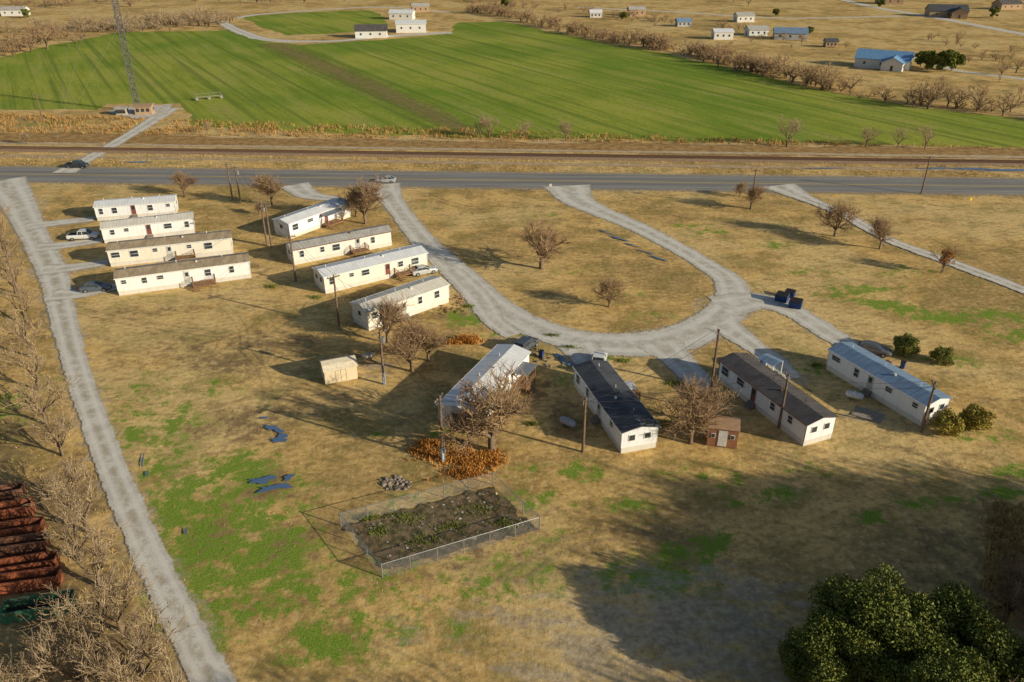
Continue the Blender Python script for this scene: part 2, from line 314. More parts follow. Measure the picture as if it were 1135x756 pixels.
for q in ((250,400,9,4,.8),(300,380,8,4,.7),(210,385,6,4,.6),(500,500,6,4,.6),(270,470,7,5,.7),(300,540,4,3,.7),(400,330,6,3,.6),(45,560,8,10,.9),(70,660,8,8,.8),(20,480,6,12,.6),(40,360,4,14,.6),(100,720,7,6,.7),(500,610,14,5,.5),(960,700,12,7,.6),(1100,650,10,12,.55),(440,345,7,3,.6),(1060,600,8,5,.4),(240,585,4,10,.3),(625,470,3,6,.7),(700,440,4,5,.65),(590,430,5,5,.65),(480,350,5,3,.7),(875,440,4,4,.6),(205,250,5,14,.4),(340,450,10,5,.5),(700,600,14,5,.4),(350,600,6,4,.5),(760,230,10,4,.3),(950,250,12,4,.3),(600,330,8,3,.3),(420,400,7,4,.6),(160,345,10,2,.5),(280,300,5,4,.5),(540,470,5,5,.6)): blob(1,*q)
for q in ((740,700,15,8,.9),(660,740,9,5,.7),(800,660,10,5,.7),(230,290,14,1.6,.5),(420,410,4,2.5,.5),(620,380,11,2,.6),(985,405,8,2.5,.6),(962,460,3,2,.9),(25,225,7,7,.8),(780,440,4,3,.5),(540,690,10,5,.4)): blob(2,*q)
R=np.array(ROADS,np.float32); near=(np.abs(V[:,0])<140)&(V[:,1]<225)&(V[:,1]>25); idx=np.where(near)[0]
Rn=R[(np.abs(R[:,0])<150)]
def roaddist(P):
    out=np.empty(len(P),np.float32)
    for i in range(0,len(P),4000):
        q=P[i:i+4000]; out[i:i+4000]=(np.sqrt((q[:,None,0]-Rn[None,:,0])**2+(q[:,None,1]-Rn[None,:,1])**2)-Rn[None,:,2]).min(1)
    return out
rdist=roaddist(V[idx]); bb=np.clip(1-(rdist/1.3),0,1)*.7; mask[idx,2]=np.maximum(mask[idx,2],bb)
at=gm.attributes.new('mask','FLOAT_COLOR','POINT'); at.data.foreach_set('color',mask.ravel())
# ---------------- vegetation ----------------
BARK=M('tree_bark',(.24,.17,.11),(.13,.095,.065),scale=4); TWIG=M('bare_twigs',(.44,.29,.16),(.26,.17,.10),scale=1.2)
TWIG2=M('grey_twigs',(.50,.37,.23),(.27,.195,.12),scale=1.0)
def segs2mesh(S,mi):
    S=np.array(S,np.float64); p0=S[:,0:3];p1=S[:,3:6];r0=S[:,6:7];r1=S[:,7:8]; d=p1-p0; d/=np.linalg.norm(d,axis=1,keepdims=True)+1e-9
    ref=np.where(np.abs(d[:,2:3])>.9,np.array([[1.,0,0]]),np.array([[0,0,1.]])); a=np.cross(d,ref); a/=np.linalg.norm(a,axis=1,keepdims=True)+1e-9; b=np.cross(d,a)
    vs=[]
    for p,r in ((p0,r0),(p1,r1)):
        for k in range(3):
            t=2*math.pi*k/3; vs.append(p+(a*math.cos(t)+b*math.sin(t))*r)
    V=np.stack(vs,1).reshape(-1,3); o=(np.arange(len(S))*6)[:,None]
    F=np.concatenate([o+np.array([[0,1,4,3]]),o+np.array([[1,2,5,4]]),o+np.array([[2,0,3,5]])],0); return V,F,np.concatenate([mi]*3)
def bare(seed,h=7,spread=1.0,lv=4,kids=4,tw=.018,trunk=.22,low=.22):
    r=random.Random(seed); S=[]; mi=[]
    def grow(p,d,L,rad,l):
        n=3 if l>1 else 2; q=p
        for i in range(n):
            d=(d+Vector((r.gauss(0,.16),r.gauss(0,.16),r.gauss(.03,.10)))).normalized(); e=q+d*(L/n); ra=rad*(1-.5*i/n); rb=rad*(1-.5*(i+1)/n)
            S.append((*q,*e,max(ra,tw*.8),max(rb,tw*.5))); mi.append(0 if l>=lv-1 else 1)
            if l>0 :
                for j in range(kids if i==n-1 else max(1,kids-2)):
                    ax=Vector((r.gauss(0,1),r.gauss(0,1),r.gauss(0,.5))).normalized()
                    nd=(d*.75+ax*.72*spread+Vector((0,0,.12))).normalized()
                    grow(q.lerp(e,r.uniform(.4,1)),nd,L*r.uniform(.5,.78),rad*.5,l-1)
            q=e
    t=Vector((0,0,h*low)); S.append((0,0,-.1,*t,trunk*1.3,trunk)); mi.append(0)
    nl=r.randint(4,6)
    for i in range(nl):
        a=6.28*i/nl+r.uniform(-.4,.4); d=Vector((math.cos(a)*.75*spread,math.sin(a)*.75*spread,r.uniform(.55,1.2))).normalized()
        grow(t*r.uniform(.6,1),d,h*r.uniform(.3,.4),trunk*.6,lv-1)
    V,F,m=segs2mesh(S,np.array(mi)); k=h/np.percentile(V[:,2],99.7); V[:,2]*=k; V[:,:2]*=min(k,1.1); return V,F,m
def bmesh_(seed,mt=TWIG,**k): 
    V,F,m=bare(seed,**k); return npmesh('bare_tree',V,F,[BARK,mt],m)
BT=[bmesh_(i+11,h=7,spread=s,lv=4,kids=4,tw=.022) for i,s in enumerate((1.0,1.15,.9))]
BIG=[bmesh_(31,h=8,spread=1.2,lv=4,kids=4,tw=.023,trunk=.3)]
GT=[bmesh_(i+51,mt=TWIG2,h=7,spread=.9,lv=4,kids=3,tw=.024,low=.2) for i in range(4)]
def leaf_cloud(r,cs,n,ls,squash=.8):
    V=[];c=np.array([x[:3] for x in cs]); rad=np.array([x[3] for x in cs]); w=rad**2; w/=w.sum()
    k=r.choice(len(cs),n,p=w); d=r.normal(size=(n,3)); d/=np.linalg.norm(d,axis=1,keepdims=True)
    rr=rad[k]*r.uniform(.45,1.15,n)**.8; P=c[k]+d*rr[:,None]*np.array([1,1,squash])
    a=r.normal(size=(n,3)); a/=np.linalg.norm(a,axis=1,keepdims=True); b=np.cross(a,r.normal(size=(n,3))); b/=np.linalg.norm(b,axis=1,keepdims=True)
    s=(ls*r.uniform(.6,1.4,n))[:,None]; V=np.stack([P-a*s,P-b*s*.55,P+a*s,P+b*s*.55],1).reshape(-1,3)
    F=np.arange(n*4).reshape(n,4); return V,F
def leafmat(name,a,b,sc_=.9,tr=.25):
    k=N(name); co=k.obj(); f=k.noise(co,sc_,4,.7); g=k.noise(co,9,2); c=k.mix(k.rng(f,.42,.58),a,b); c=k.mix(k.rng(g,.4,.62,0,.5),c,tuple(x*.5 for x in a)); k.col(c,.7)
    return k.m
def leafy(name,seed,h,rx,n,ls,mat,nc=26,trunk=.25,base=.25,core=0):
    r=np.random.default_rng(seed); cs=[]; S=[(0,0,-.1,0,0,h*.45,trunk,trunk*.7)]; mi=[0]
    for i in range(nc):
        t=r.uniform(0,6.28); zz=r.uniform(base,.9); env=math.sqrt(max(.05,1-((zz-.45)/.6)**2)); q=rx*env*math.sqrt(r.uniform(.05,1))*.85
        p=(q*math.cos(t),q*math.sin(t),h*zz*.95); cs.append((*p,rx*r.uniform(.2,.36))); S.append((0,0,h*.3*r.uniform(.5,1.3),*p,trunk*.4,.02)); mi.append(0)
    if core: cs.append((0,0,h*.5,rx*core))
    V1,F1,m1=segs2mesh(S,np.array(mi)); V2,F2=leaf_cloud(r,cs,n,ls); V2[:,2]=np.maximum(V2[:,2],.05)
    return npmesh(name,np.concatenate([V1,V2]),np.concatenate([F1,F2+len(V1)]),[BARK,mat],np.concatenate([m1,np.ones(len(F2),int)]))
EG=leafmat('evergreen_leaves',(.22,.235,.04),(.11,.145,.028)); OL=leafmat('shrub_leaves',(.26,.25,.05),(.14,.17,.035),1.5); OR=leafmat('autumn_leaves',(.50,.25,.06),(.36,.17,.05))
YL=leafmat('yellow_leaves',(.44,.35,.06),(.29,.25,.05),1.5)
ev=[leafy('evergreen_tree',s,7.6,4.1,40000,.12,EG,54) for s in (1,2)]
for i,(x,y,s) in enumerate(((24.6,43.2,.88),(29.0,45.6,1.1),(34.6,44.5,1.02),(31.5,40,.95),(39.5,41,.8))): put(ev[i%2],'evergreen_tree',(x,y,0),s)
sb=[leafy('shrub',s,2.4,1.6,7000,.09,m,30,.08,.15,.75) for s,m in ((3,OL),(4,OL),(5,YL),(6,YL))]
for i,(u,v,s) in enumerate(((1002,392,1.2),(1043,402,1.0),(1046,481,1.2),(1078,474,1.2))): put(sb[i],'round_shrub',G(u,v),s)
def tree(u,v,s,kind=None,name='bare_tree'):
    return put(random.choice(kind or BT),name,G(u,v),s)
for u,v,s in ((205,218,.8),(302,228,1.05),(405,248,1.3),(675,340,.75),(457,412,1.05),(430,380,1.0),(475,400,.85),(765,492,1.2),(780,470,.85),(832,232,.8),(925,262,1.05),(975,276,.9),(820,218,.5),(560,470,.7),(395,240,.85),(287,238,.4),(1112,690,.9)): tree(u,v,s)
tree(600,298,1.15,BIG); tree(545,500,1.3,BIG); tree(520,490,.7)
for u,v,s in ((542,153,.95),(532,151,.8),(580,154,.75),(627,156,.8),(872,163,1.2),(960,163,.8),(995,164,.8),(1025,165,.9),(30,160,.5),(230,148,.5)): tree(u,v,s,GT)
for x,y,s in ((33,36.5,.8),(37,38,.85),(44,46,.8),(48,52,.8)): put(random.choice(GT),'bare_tree',(x,y,0),s)
# tall trees standing to the right of and below the view
for x,y,s in ((58,41,2.6),(66,45,2.7),(64,37,2.6),(76,40,2.8),(84,47,2.6),(46,26,2.0),(10,24,2.0),(24,23,2.1),(95,44,2.7)): put(random.choice(BT+BIG),'bare_tree',(x,y,0),s)
for x,y,s in ((60,38.5,2.1),(71,43,2.4),(20,24,1.7),(8,23,1.6),(-4,23,1.5),(82,41,2.4)): put(ev[0],'evergreen_tree',(x,y,0),s)
m=leafy('autumn_tree',9,5.2,1.7,1800,.10,OR,14,.1,.4); put(m,'autumn_tree',G(1043,303),1); 
m2=bmesh_(77,h=5.5,spread=.8,lv=3,kids=4,tw=.02,trunk=.1); put(m2,'bare_tree',G(1045,302),1)
for u,v,s in ((2,262,.95),(12,292,1.0),(18,325,1.05),(30,358,.95),(34,395,1.0),(44,432,1.0),(52,470,.95),(70,505,.9),(84,562,.85),(98,590,.95),(90,620,.9),(112,650,1.0),(135,700,1.05),(112,728,1.0),(160,745,1.0),(148,785,1.1),(95,770,1.0),(190,810,1.0),(-15,240,.9),(-20,300,.9),(-5,420,.9),(60,770,.9),(20,785,.9)): 
    tree(u,v,s,GT)
far=[bare(s,h=7,spread=1,lv=3,kids=3,tw=.06,trunk=.25,low=.12) for s in (91,92,93)]
def mass(name,pts,mat=TWIG,src=far):
    Vs=[];Fs=[];ms=[];o=0
    for p,s in pts:
        V0,F0,m0=random.choice(src); a=random.uniform(0,6.28); c_,s_=math.cos(a),math.sin(a); sx=s*random.uniform(.9,1.5)
        W=V0@np.array([[c_,s_,0],[-s_,c_,0],[0,0,1]])*np.array([sx,sx,s])+np.array([p.x,p.y,0]); Vs.append(W);Fs.append(F0+o);ms.append(m0);o+=len(W)
    me=npmesh(name,np.concatenate(Vs),np.concatenate(Fs),[BARK,mat],np.concatenate(ms)); put(me,name,(0,0,0),1,0)
def along(pix,n,w,s0,s1,cl=.55):
    P=cr([G(*p) for p in pix],3); out=[]; cen=[random.random() for _ in range(max(4,n//12))]
    for i in range(n):
        t=random.random() if random.random()>cl else min(.999,max(0,random.choice(cen)+random.gauss(0,.012)))
        q=P[int(t*len(P))]; out.append((q+Vector((random.gauss(0,w),random.gauss(0,w),0)),s0+(s1-s0)*random.random()**2))
    return out
mass('distant_tree_line',along([(520,14),(560,18),(650,40),(740,56),(820,74),(900,95),(1000,113),(1135,129),(1300,150)],360,3.6,.35,1.25))
mass('distant_tree_line',along([(-150,60),(0,58),(30,52),(48,46)],100,9,.7,1.5))
mass('distant_tree_line',along([(40,36),(100,34),(180,30),(240,22)],170,12,.5,1.3),TWIG2)
mass('distant_tree_line',along([(-100,12),(100,5),(250,0),(420,-4),(600,2)],170,16,.7,1.5))
mass('distant_tree_line',along([(520,4),(640,14),(780,30),(900,44)],80,7,.3,.9))
mass('distant_tree_line',along([(600,-8),(800,-4),(1000,-6),(1300,0)],150,22,.6,1.5),TWIG2)
mass('distant_tree_line',along([(-300,-25),(200,-35),(700,-35),(1500,-25)],180,60,1.5,3),TWIG2)
mass('distant_tree_line',along([(1030,40),(1090,62),(1135,80),(1200,95)],26,8,.4,.9))
mass('distant_tree_line',along([(700,20),(860,50),(960,66),(1060,100),(1135,112)],26,14,.3,.7))
farleaf=leafy('evergreen_tree',12,8,4,3500,.4,EG,22)
for u,v,s in ((1028,78,1.0),(1043,80,1.1),(1055,78,.9),(1020,74,.8),(897,38,.5),(780,62,.4),(30,20,.7),(560,8,.7),(1100,20,.8),(975,8,.7),(690,22,.6),(860,18,.6)): put(farleaf,'evergreen_tree',G(u,v),s)
# tufts
DG=leafmat('dry_grass_blades',(.66,.46,.18),(.44,.29,.11),.3); RG=leafmat('rust_grass_blades',(.54,.32,.11),(.38,.22,.08),.3); OG=leafmat('orange_brush_blades',(.68,.32,.07),(.50,.22,.05),.6); WG=leafmat('weed_leaves',(.26,.30,.06),(.17,.20,.04),.5)
def tufts(name,P,h,w,mat,bl=4):
    n=len(P); 
    if n==0: return
    P=np.repeat(P,bl,0); m=len(P); P=P+rng.normal(0,w,(m,2)); a=rng.uniform(0,6.28,m); hh=h*rng.uniform(.4,1.3,m); lx=rng.normal(0,.35,m)*hh; ly=rng.normal(0,.35,m)*hh; ww=h*.09+.012
    d=np.stack([np.cos(a),np.sin(a)],1)*ww
    V=np.zeros((m,4,3)); V[:,0,:2]=P-d; V[:,1,:2]=P+d; V[:,2,:2]=P+d*.4; V[:,3,:2]=P-d*.4
    V[:,2:,0]+=lx[:,None]; V[:,2:,1]+=ly[:,None]; V[:,2:,2]=hh[:,None]
    put(npmesh(name,V.reshape(-1,3),np.arange(m*4).reshape(m,4),[mat]),name,(0,0,0),1,0)
def inpoly(P,poly):
    x,y=P[:,0],P[:,1]; c_=np.zeros(len(P),bool); q=[G(*p) for p in poly]; j=len(q)-1
    for i in range(len(q)):
        xi,yi,xj,yj=q[i].x,q[i].y,q[j].x,q[j].y
        c_^=((yi>y)!=(yj>y))&(x<(xj-xi)*(y-yi)/(yj-yi+1e-12)+xi); j=i
    return c_
def scatter(poly,n,clump=.45):
    q=[G(*p) for p in poly]; x0,x1=min(p.x for p in q),max(p.x for p in q); y0,y1=min(p.y for p in q),max(p.y for p in q)
    P=np.stack([rng.uniform(x0,x1,n),rng.uniform(y0,y1,n)],1); P=P[inpoly(P,poly)]
    f=np.sin(P[:,0]*.31+1.3*np.sin(P[:,1]*.23))+np.sin(P[:,1]*.41+1.7*np.sin(P[:,0]*.17)); P=P[f+rng.normal(0,1,len(P))>-clump]
    return P[roaddist(P)>.25] if len(P) else P
frame=[(-60,210),(1200,225),(1200,790),(-60,790)]
tufts('dry_grass',scatter(frame,16000,.0),.13,.12,DG,3)
tufts('dry_grass',scatter([(-60,210),(10,250),(75,420),(130,560),(225,790),(-60,790)],8000),.28,.2,DG,4)
tufts('dry_grass',scatter([(-60,124),(200,133),(1250,169),(1250,176),(-60,158)],14000),.8,.3,RG,5)
tufts('dry_grass',scatter([(-60,168),(1250,186),(1250,202),(-60,186)],12000),.35,.2,DG,4)
def bushy(name,u,v,rx,ry,n,mat,h=.6):
    c0=G(u,v); P=np.stack([c0.x+rng.normal(0,rx*.45,n),c0.y+rng.normal(0,ry*.45,n)],1); tufts(name,P,h,.12,mat,5)
for q in ((500,505,4,1.5,330),(530,512,3,1.6,330),(478,492,2,1,120),(515,525,2.5,1,180),(545,505,1.4,1,100),(462,500,1.5,.8,70)): bushy('rust_grass',*q,OG,.4)
bushy('rust_grass',518,378,1.6,.9,350,OG,.6); bushy('rust_grass',505,380,1,.5,120,OG,.5)
tufts('rust_grass',scatter([(1095,560),(1200,560),(1200,700),(1090,680)],2500,1),.6,.3,DG,5)
for u,v in ((565,400),(612,372),(632,385),(690,400),(745,425),(905,405),(400,345),(350,330),(520,340),(300,318),(590,470),(735,470)): bushy('garden_weeds',u,v,1.2,.6,40,WG,.3)
# ---------------- homes ----------------
GLASS=M('window_glass',(.06,.07,.085),(.03,.035,.045),rough=.12,spec=.6); TRIM=M('white_trim',(.78,.77,.75),rough=.5); BTRIM=M('brown_trim',(.20,.11,.07)); WOOD=M('deck_wood',(.36,.19,.09),(.20,.12,.07),scale=5); GWOOD=M('grey_wood',(.30,.25,.20),(.17,.14,.11),scale=5)
METAL=M('galvanised_metal',(.45,.46,.47),metal=.6,rough=.45)
SK=siding('skirting',(.66,.63,.58),.3,True)
def home(a,b,w,wall,roof,h=3.0,gable=.5,deck=None,trim=TRIM,skirt=SK,seed=0,name='mobile_home',sp=(2.3,4.2)):
    r=random.Random(seed); a=G(*a);b=G(*b); d=b-a; L=d.length; E=empty(name,a,math.atan2(d.y,d.x)); fl=.75
    mb=MB(); mb.loft([[(x,.04,0),(x,w-.04,0),(x,w-.04,fl),(x,.04,fl)] for x in (.04,L-.04)],0); mb.obj('skirting',[skirt],E)
    mb=MB(); mb.loft([[(x,0,fl),(x,w,fl),(x,w,h),(x,w/2,h+gable-.03),(x,0,h)] for x in (0,L)],0); mb.obj('walls',[wall],E)
    mb=MB(); o=.22; sl=gable/(w/2)
    mb.loft([[(x,-o,h-o*sl+.02),(x,w/2,h+gable+.02),(x,w+o,h-o*sl+.02),(x,w+o,h-o*sl+.12),(x,w/2,h+gable+.12),(x,-o,h-o*sl+.12)] for x in (-.18,L+.18)],0)
    mb.obj('roof',[roof],E)
    mb=MB() 
    for s in (-1,1):
        y=-o-.02 if s<0 else w+o+.02
        mb.box((L/2,y,h-o*sl+.06),(L+.36,.035,.15))
    for x in (.03,L-.03):
        for y in (-.025,w+.025): mb.box((x,y,(h+fl)/2-.08),(.1,.045,h-fl-.2))
    for x in (1.5,L*.45,L*.8): mb.cyl((x,w*.62,h+gable*.6),(x,w*.62,h+gable+.4),.06,n=6)
    mb.cyl((L*.6,w*.4,h+gable*.7),(L*.6,w*.4,h+gable+.25),.16,n=8)
    mb.obj('trim',[trim],E)
    wn=MB()
    for side,y in ((-1,0),(1,w)):
        x=r.uniform(1.0,1.8); k=0
        while x<L-1.1:
            ww=r.choice((.7,.9,1.3)); hh=r.choice((.9,1.1,.6)); zt=h-.42
            if k==int(L/6):
                wn.box((x,y+side*.03,fl+1.02),(.98,.07,2.05),0); wn.box((x,y+side*.075,fl+1.0),(.82,.03,1.9),2); wn.box((x,y+side*.1,fl+1.45),(.5,.03,.7),1)
                if not deck or side!=deck[0][1]:
                    for i in range(3): wn.box((x,y+side*(.2+.28*i),(fl-.2*i)/2),(1.1,.27,fl-.2*i-.02),3)
            else:
                wn.box((x,y+side*.03,zt-hh/2),(ww+.16,.07,hh+.16),0); wn.box((x,y+side*.072,zt-hh/2),(ww,.03,hh),1); wn.box((x,y+side*.092,zt-hh/2),(ww,.02,.05),0)
            k+=1; x+=r.uniform(*sp)
    for xx,s in ((0,-1),(L,1)):
        for yy in ((w*.5,) if r.random()<.5 else (w*.28,w*.72)):
            wn.box((xx+s*.03,yy,h-.9),(.07,.85,.85),0); wn.box((xx+s*.072,yy,h-.9),(.03,.7,.7),1)
    wn.obj('windows',[TRIM,GLASS,M('door_paint',r.choice(((.5,.48,.44),(.25,.08,.06),(.62,.6,.55)))),GWOOD],E)
    for dk in (deck or []):
        x,sd,dw,dd,cv=dk; mb=MB(); y=-dd/2-.05 if sd<0 else w+dd/2+.05
        mb.box((x,y,fl-.1),(dw,dd,.14)); 
        for sx in (-1,1):
            for sy in (-1,1): mb.box((x+sx*(dw/2-.06),y+sy*(dd/2-.06),(fl+ (2.0 if cv else .95))/2),(.1,.1,fl+(2.0 if cv else .95)))
            for zz in (.35,.65,.92): mb.box((x+sx*(dw/2-.06),y,fl+zz),(.045,dd-.24,.07))
        yo=y+(dd/2-.06)*sd
        for zz in (.35,.65,.92): mb.box((x+.5,yo,fl+zz),(dw-1.3,.045,.07))
        for i in range(3): mb.box((x-dw/2+.55,yo+sd*(.2+.27*i),fl-.2-.2*i),(.9,.26,.08))
        if cv: mb.box((x,y,fl+2.04),(dw+.3,dd+.3,.08),1)
        mb.obj('deck',[WOOD,METAL],E)
    return E,L
wW=siding('white_siding',(.82,.82,.82)); wC=siding('cream_siding',(.80,.75,.64)); wL=siding('pale_siding',(.80,.82,.85),.24,True); wB=siding('beige_siding',(.77,.74,.67),.4,True)
rW=roofmat('white_metal_roof',(.84,.85,.87),(.74,.74,.75),.6,.5); rC=roofmat('cream_metal_roof',(.80,.75,.66),(.70,.64,.54),.6,.5); rT=roofmat('tan_shingle_roof',(.46,.36,.24),(.32,.24,.16)); rBk=roofmat('dark_shingle_roof',(.10,.105,.12),(.062,.066,.078)); rBr=roofmat('charcoal_shingle_roof',(.135,.12,.115),(.085,.075,.075)); rBl=roofmat('blue_grey_metal_roof',(.22,.32,.46),(.17,.25,.37),.9,.5); rG=roofmat('grey_metal_roof',(.52,.49,.45),(.38,.36,.33),.6)
home((108,245),(196,238),4.3,wL,rW,seed=1,h=2.9)
home((116,270),(217,258),4.3,wW,rC,seed=2,h=2.9)
home((123,296),(259,281),4.3,wC,rT,seed=3,deck=[(12.5,-1,3.2,2.0,False)])
home((132,328),(279,308),4.3,wW,rT,seed=4,deck=[(13.2,-1,3.6,2.2,False)])
home((322,265),(389,240),4.3,wL,rW,seed=5,deck=[(10,-1,4,2,True)])
home((326,294),(435,272),3.8,wB,rG,seed=6,deck=[(12,-1,3,1.8,False)],trim=BTRIM,h=2.8)
home((361,326),(474,298),4.4,wC,rW,seed=7,deck=[(14,-1,3.0,1.6,False)])
home((409,367),(498,335),4.3,wC,rC,seed=8,h=3.1)
home((524,482),(586,412),4.5,wW,rW,seed=9,deck=[(12.5,-1,3,2.0,True)])
home((636,428),(688,503),4.4,wL,rBk,seed=10,deck=[(5,1,3,2.0,False)],h=2.9)
home((795,421),(890,495),4.2,wL,rBr,seed=11,deck=[(7,1,3,1.8,False)],trim=BTRIM)
home((915,409),(1020,473),4.0,wW,rBl,seed=12,deck=[(8,1,4,2.4,False)])
def shed(a,b,w,h,wall,roof,gambrel=True,name='storage_shed',win=False):
    a=G(*a);b=G(*b);d=b-a;L=d.length;E=empty(name,a,math.atan2(d.y,d.x))
    pr=[(0,h),(w*.2,h+.45),(w*.5,h+.75),(w*.8,h+.45),(w,h)] if gambrel else [(0,h),(w/2,h+.55),(w,h)]
    mb=MB(); mb.loft([[(x,0,.08)]+[(x,w,.08)]+[(x,p[0],p[1]-.02) for p in pr[::-1]] for x in (0,L)]); mb.obj('walls',[wall],E)
    mb=MB(); q=[(-.12,h-.12)]+pr[1:-1]+[(w+.12,h-.12)]
    mb.loft([[(x,p[0],p[1]+.01) for p in q]+[(x,p[0],p[1]+.09) for p in q[::-1]] for x in (-.12,L+.12)]); mb.obj('roof',[roof],E)
    mb=MB(); 
    if win:
        mb.box((L/2,-.03,h*.48),(1.0,.05,h*.8),0)
        for x in (L*.18,L*.82): mb.box((x,-.03,h*.6),(.5,.06,.6),0); mb.box((x,-.07,h*.6),(.36,.03,.46),2)
        for zz in (h*.35,h*.75): mb.box((L+.03,w/2,zz),(.06,1.1,.5),0); mb.box((L+.07,w/2,zz),(.03,.9,.36),2)
    else:
        for zz in (.2,h*.88): mb.box((L/2,-.02,zz),(1.4,.04,.06),3)
        for x in (L/2-.7,L/2,L/2+.7): mb.box((x,-.021,h*.48+.05),(.05,.035,h*.75),3)
    mb.obj('door',[TRIM,BTRIM,GLASS,M('shed_trim',(.55,.46,.33))],E); return E
shed((361,427),(397,420),2.6,2.1,siding('shed_cream',(.74,.62,.43),.3,True),M('shed_roof',(.76,.66,.50)))
shed((783,494),(816,498),2.6,2.6,siding('red_brown_boards',(.36,.17,.10),.2),M('shed_roof_brown',(.42,.26,.16)),False,'wooden_playhouse',True)
def carport(u,v,L,W,h,rz,mat):
    E=empty('carport',G(u,v),rz); mb=MB()
    for x in (-1,1):
        for y in (-1,1): mb.box((x*(L/2-.1),y*(W/2-.1),h/2),(.1,.1,h))
    mb.obj('posts',[TRIM],E); mb=MB(); mb.loft([[(x,-W/2,h),(x,0,h+.3),(x,W/2,h),(x,W/2,h+.07),(x,0,h+.37),(x,-W/2,h+.07)] for x in (-L/2,L/2)]); mb.obj('roof',[mat],E)
carport(692,442,2.2,2.0,1.9,.2,rW); carport(852,412,2.6,2.2,1.8,-.9,rBl)
def house(u,v,L,W,h,rz,wall,roof,g=2.0,name='farm_house',k=.8):
    L*=k;W*=k;g*=k;h*=(.9 if k<1 else 1)
    E=empty(name,G(u,v),rz); mb=MB(); mb.loft([[(x,-W/2,0),(x,W/2,0),(x,W/2,h),(x,0,h+g-.05),(x,-W/2,h)] for x in (-L/2,L/2)]); mb.obj('walls',[wall],E)
    mb=MB(); s=g/(W/2); o=.4; mb.loft([[(x,-W/2-o,h-o*s),(x,0,h+g),(x,W/2+o,h-o*s),(x,W/2+o,h-o*s+.2),(x,0,h+g+.2),(x,-W/2-o,h-o*s+.2)] for x in (-L/2-.4,L/2+.4)]); mb.obj('roof',[roof],E)
    mb=MB()
    for i in range(3):
        x=-L/2+L*(i+.6)/3.3; mb.box((x,-W/2-.04,h*.55),(.9,.08,1.0)); mb.box((x,W/2+.04,h*.55),(.9,.08,1.0))
    mb.box((-L/2-.04,0,1.1),(.08,1.0,2.0)); mb.box((L/2+.04,W*.2,h*.55),(.08,1.0,1.0)); mb.obj('windows',[GLASS],E)
rBlu=roofmat('blue_metal_roof',(.20,.38,.62),(.15,.30,.52),1.2,.5)
WH=M('white_wall',(.78,.77,.74)); TN=M('tan_brick_wall',(.48,.33,.21)); GY=M('grey_wall',(.48,.48,.48))
house(412,41,20,12,4,.1,WH,rBr,3); house(456,35,20,13,5,.1,WH,rW,1.6,'metal_barn'); house(446,21,18,10,4,-.1,WH,rW,2,'farm_house'); house(466,13,14,9,4,.2,TN,rG)
house(978,74,26,15,4,-.5,WH,rBlu,3.5); house(990,77,14,10,3.5,1.0,WH,rBlu,2.5); house(1048,18,28,15,4,-.2,TN,rBk,4); house(1062,20,13,11,4,1.2,TN,rBk,3)
house(875,43,20,12,3.6,-.2,GY,rBl,2.6); house(838,39,13,9,3.4,.1,WH,rG); house(800,43,12,9,4,0,WH,rW,1.5,'metal_barn'); house(757,29,10,7,3,.1,GY,rBl); house(705,17,13,9,4,.1,TN,rG); house(660,19,9,7,3,0,WH,rW); house(824,24,13,9,4,.1,WH,rG); house(920,52,7,5,3,0,TN,rBk,1.4); house(18,17,18,10,4,.1,WH,rG); house(1115,10,20,12,4,.2,TN,rBr,3); house(985,4,22,13,4,-.2,TN,rBk,3)
# ---------------- tower ----------------
T=G(153,124); E=empty('radio_mast',T); mb=MB(); TH=66; legs=[(1.0*math.cos(t),1.0*math.sin(t)) for t in (.3,2.39,4.49)]
for x,y in legs: mb.cyl((x,y,0),(x,y,TH),.14,n=5)
k=0; zz=0
while zz<TH-1.7:
    for i in range(3):
        a_,b_=legs[i],legs[(i+1)%3]; mb.cyl((*a_,zz),(*b_,zz),.08,n=3); p,q=(a_,b_) if k%2 else (b_,a_); mb.cyl((*p,zz),(*q,zz+1.7),.08,n=3)
    zz+=1.7;k+=1
mb.obj('lattice',[M('mast_steel',(.14,.14,.15),metal=.1,rough=.6)],E)
mb=MB()
for t in (.3,2.39,4.49):
    for hh in (25,45,62): mb.cyl((.8*math.cos(t),.8*math.sin(t),hh),(36*math.cos(t),36*math.sin(t),0),.012,n=3)
mb.obj('guy_wires',[METAL],E)
house(161,126,5,3.5,2.6,.15,TN,M('hut_roof',(.40,.27,.18)),.4,'equipment_hut',1); house(136,127,3.0,2.2,2.0,.1,M('cabinet_tan',(.50,.44,.36)),rG,.3,'equipment_hut',1)
E=empty('irrigation_frame',G(232,110),.5); mb=MB(); mb.box((0,0,1.0),(9,.18,.18))
for x in (-4,0,4):
    mb.cyl((x,-.8,.5),(x,-.6,.5),.5,n=12);mb.cyl((x,.6,.5),(x,.8,.5),.5,n=12); mb.cyl((x,-.8,.5),(x,0,2),.05);mb.cyl((x,.8,.5),(x,0,2),.05)
mb.cyl((-4.5,0,2),(4.5,0,2),.06); mb.obj('frame',[M('weathered_steel',(.30,.28,.25))],E)
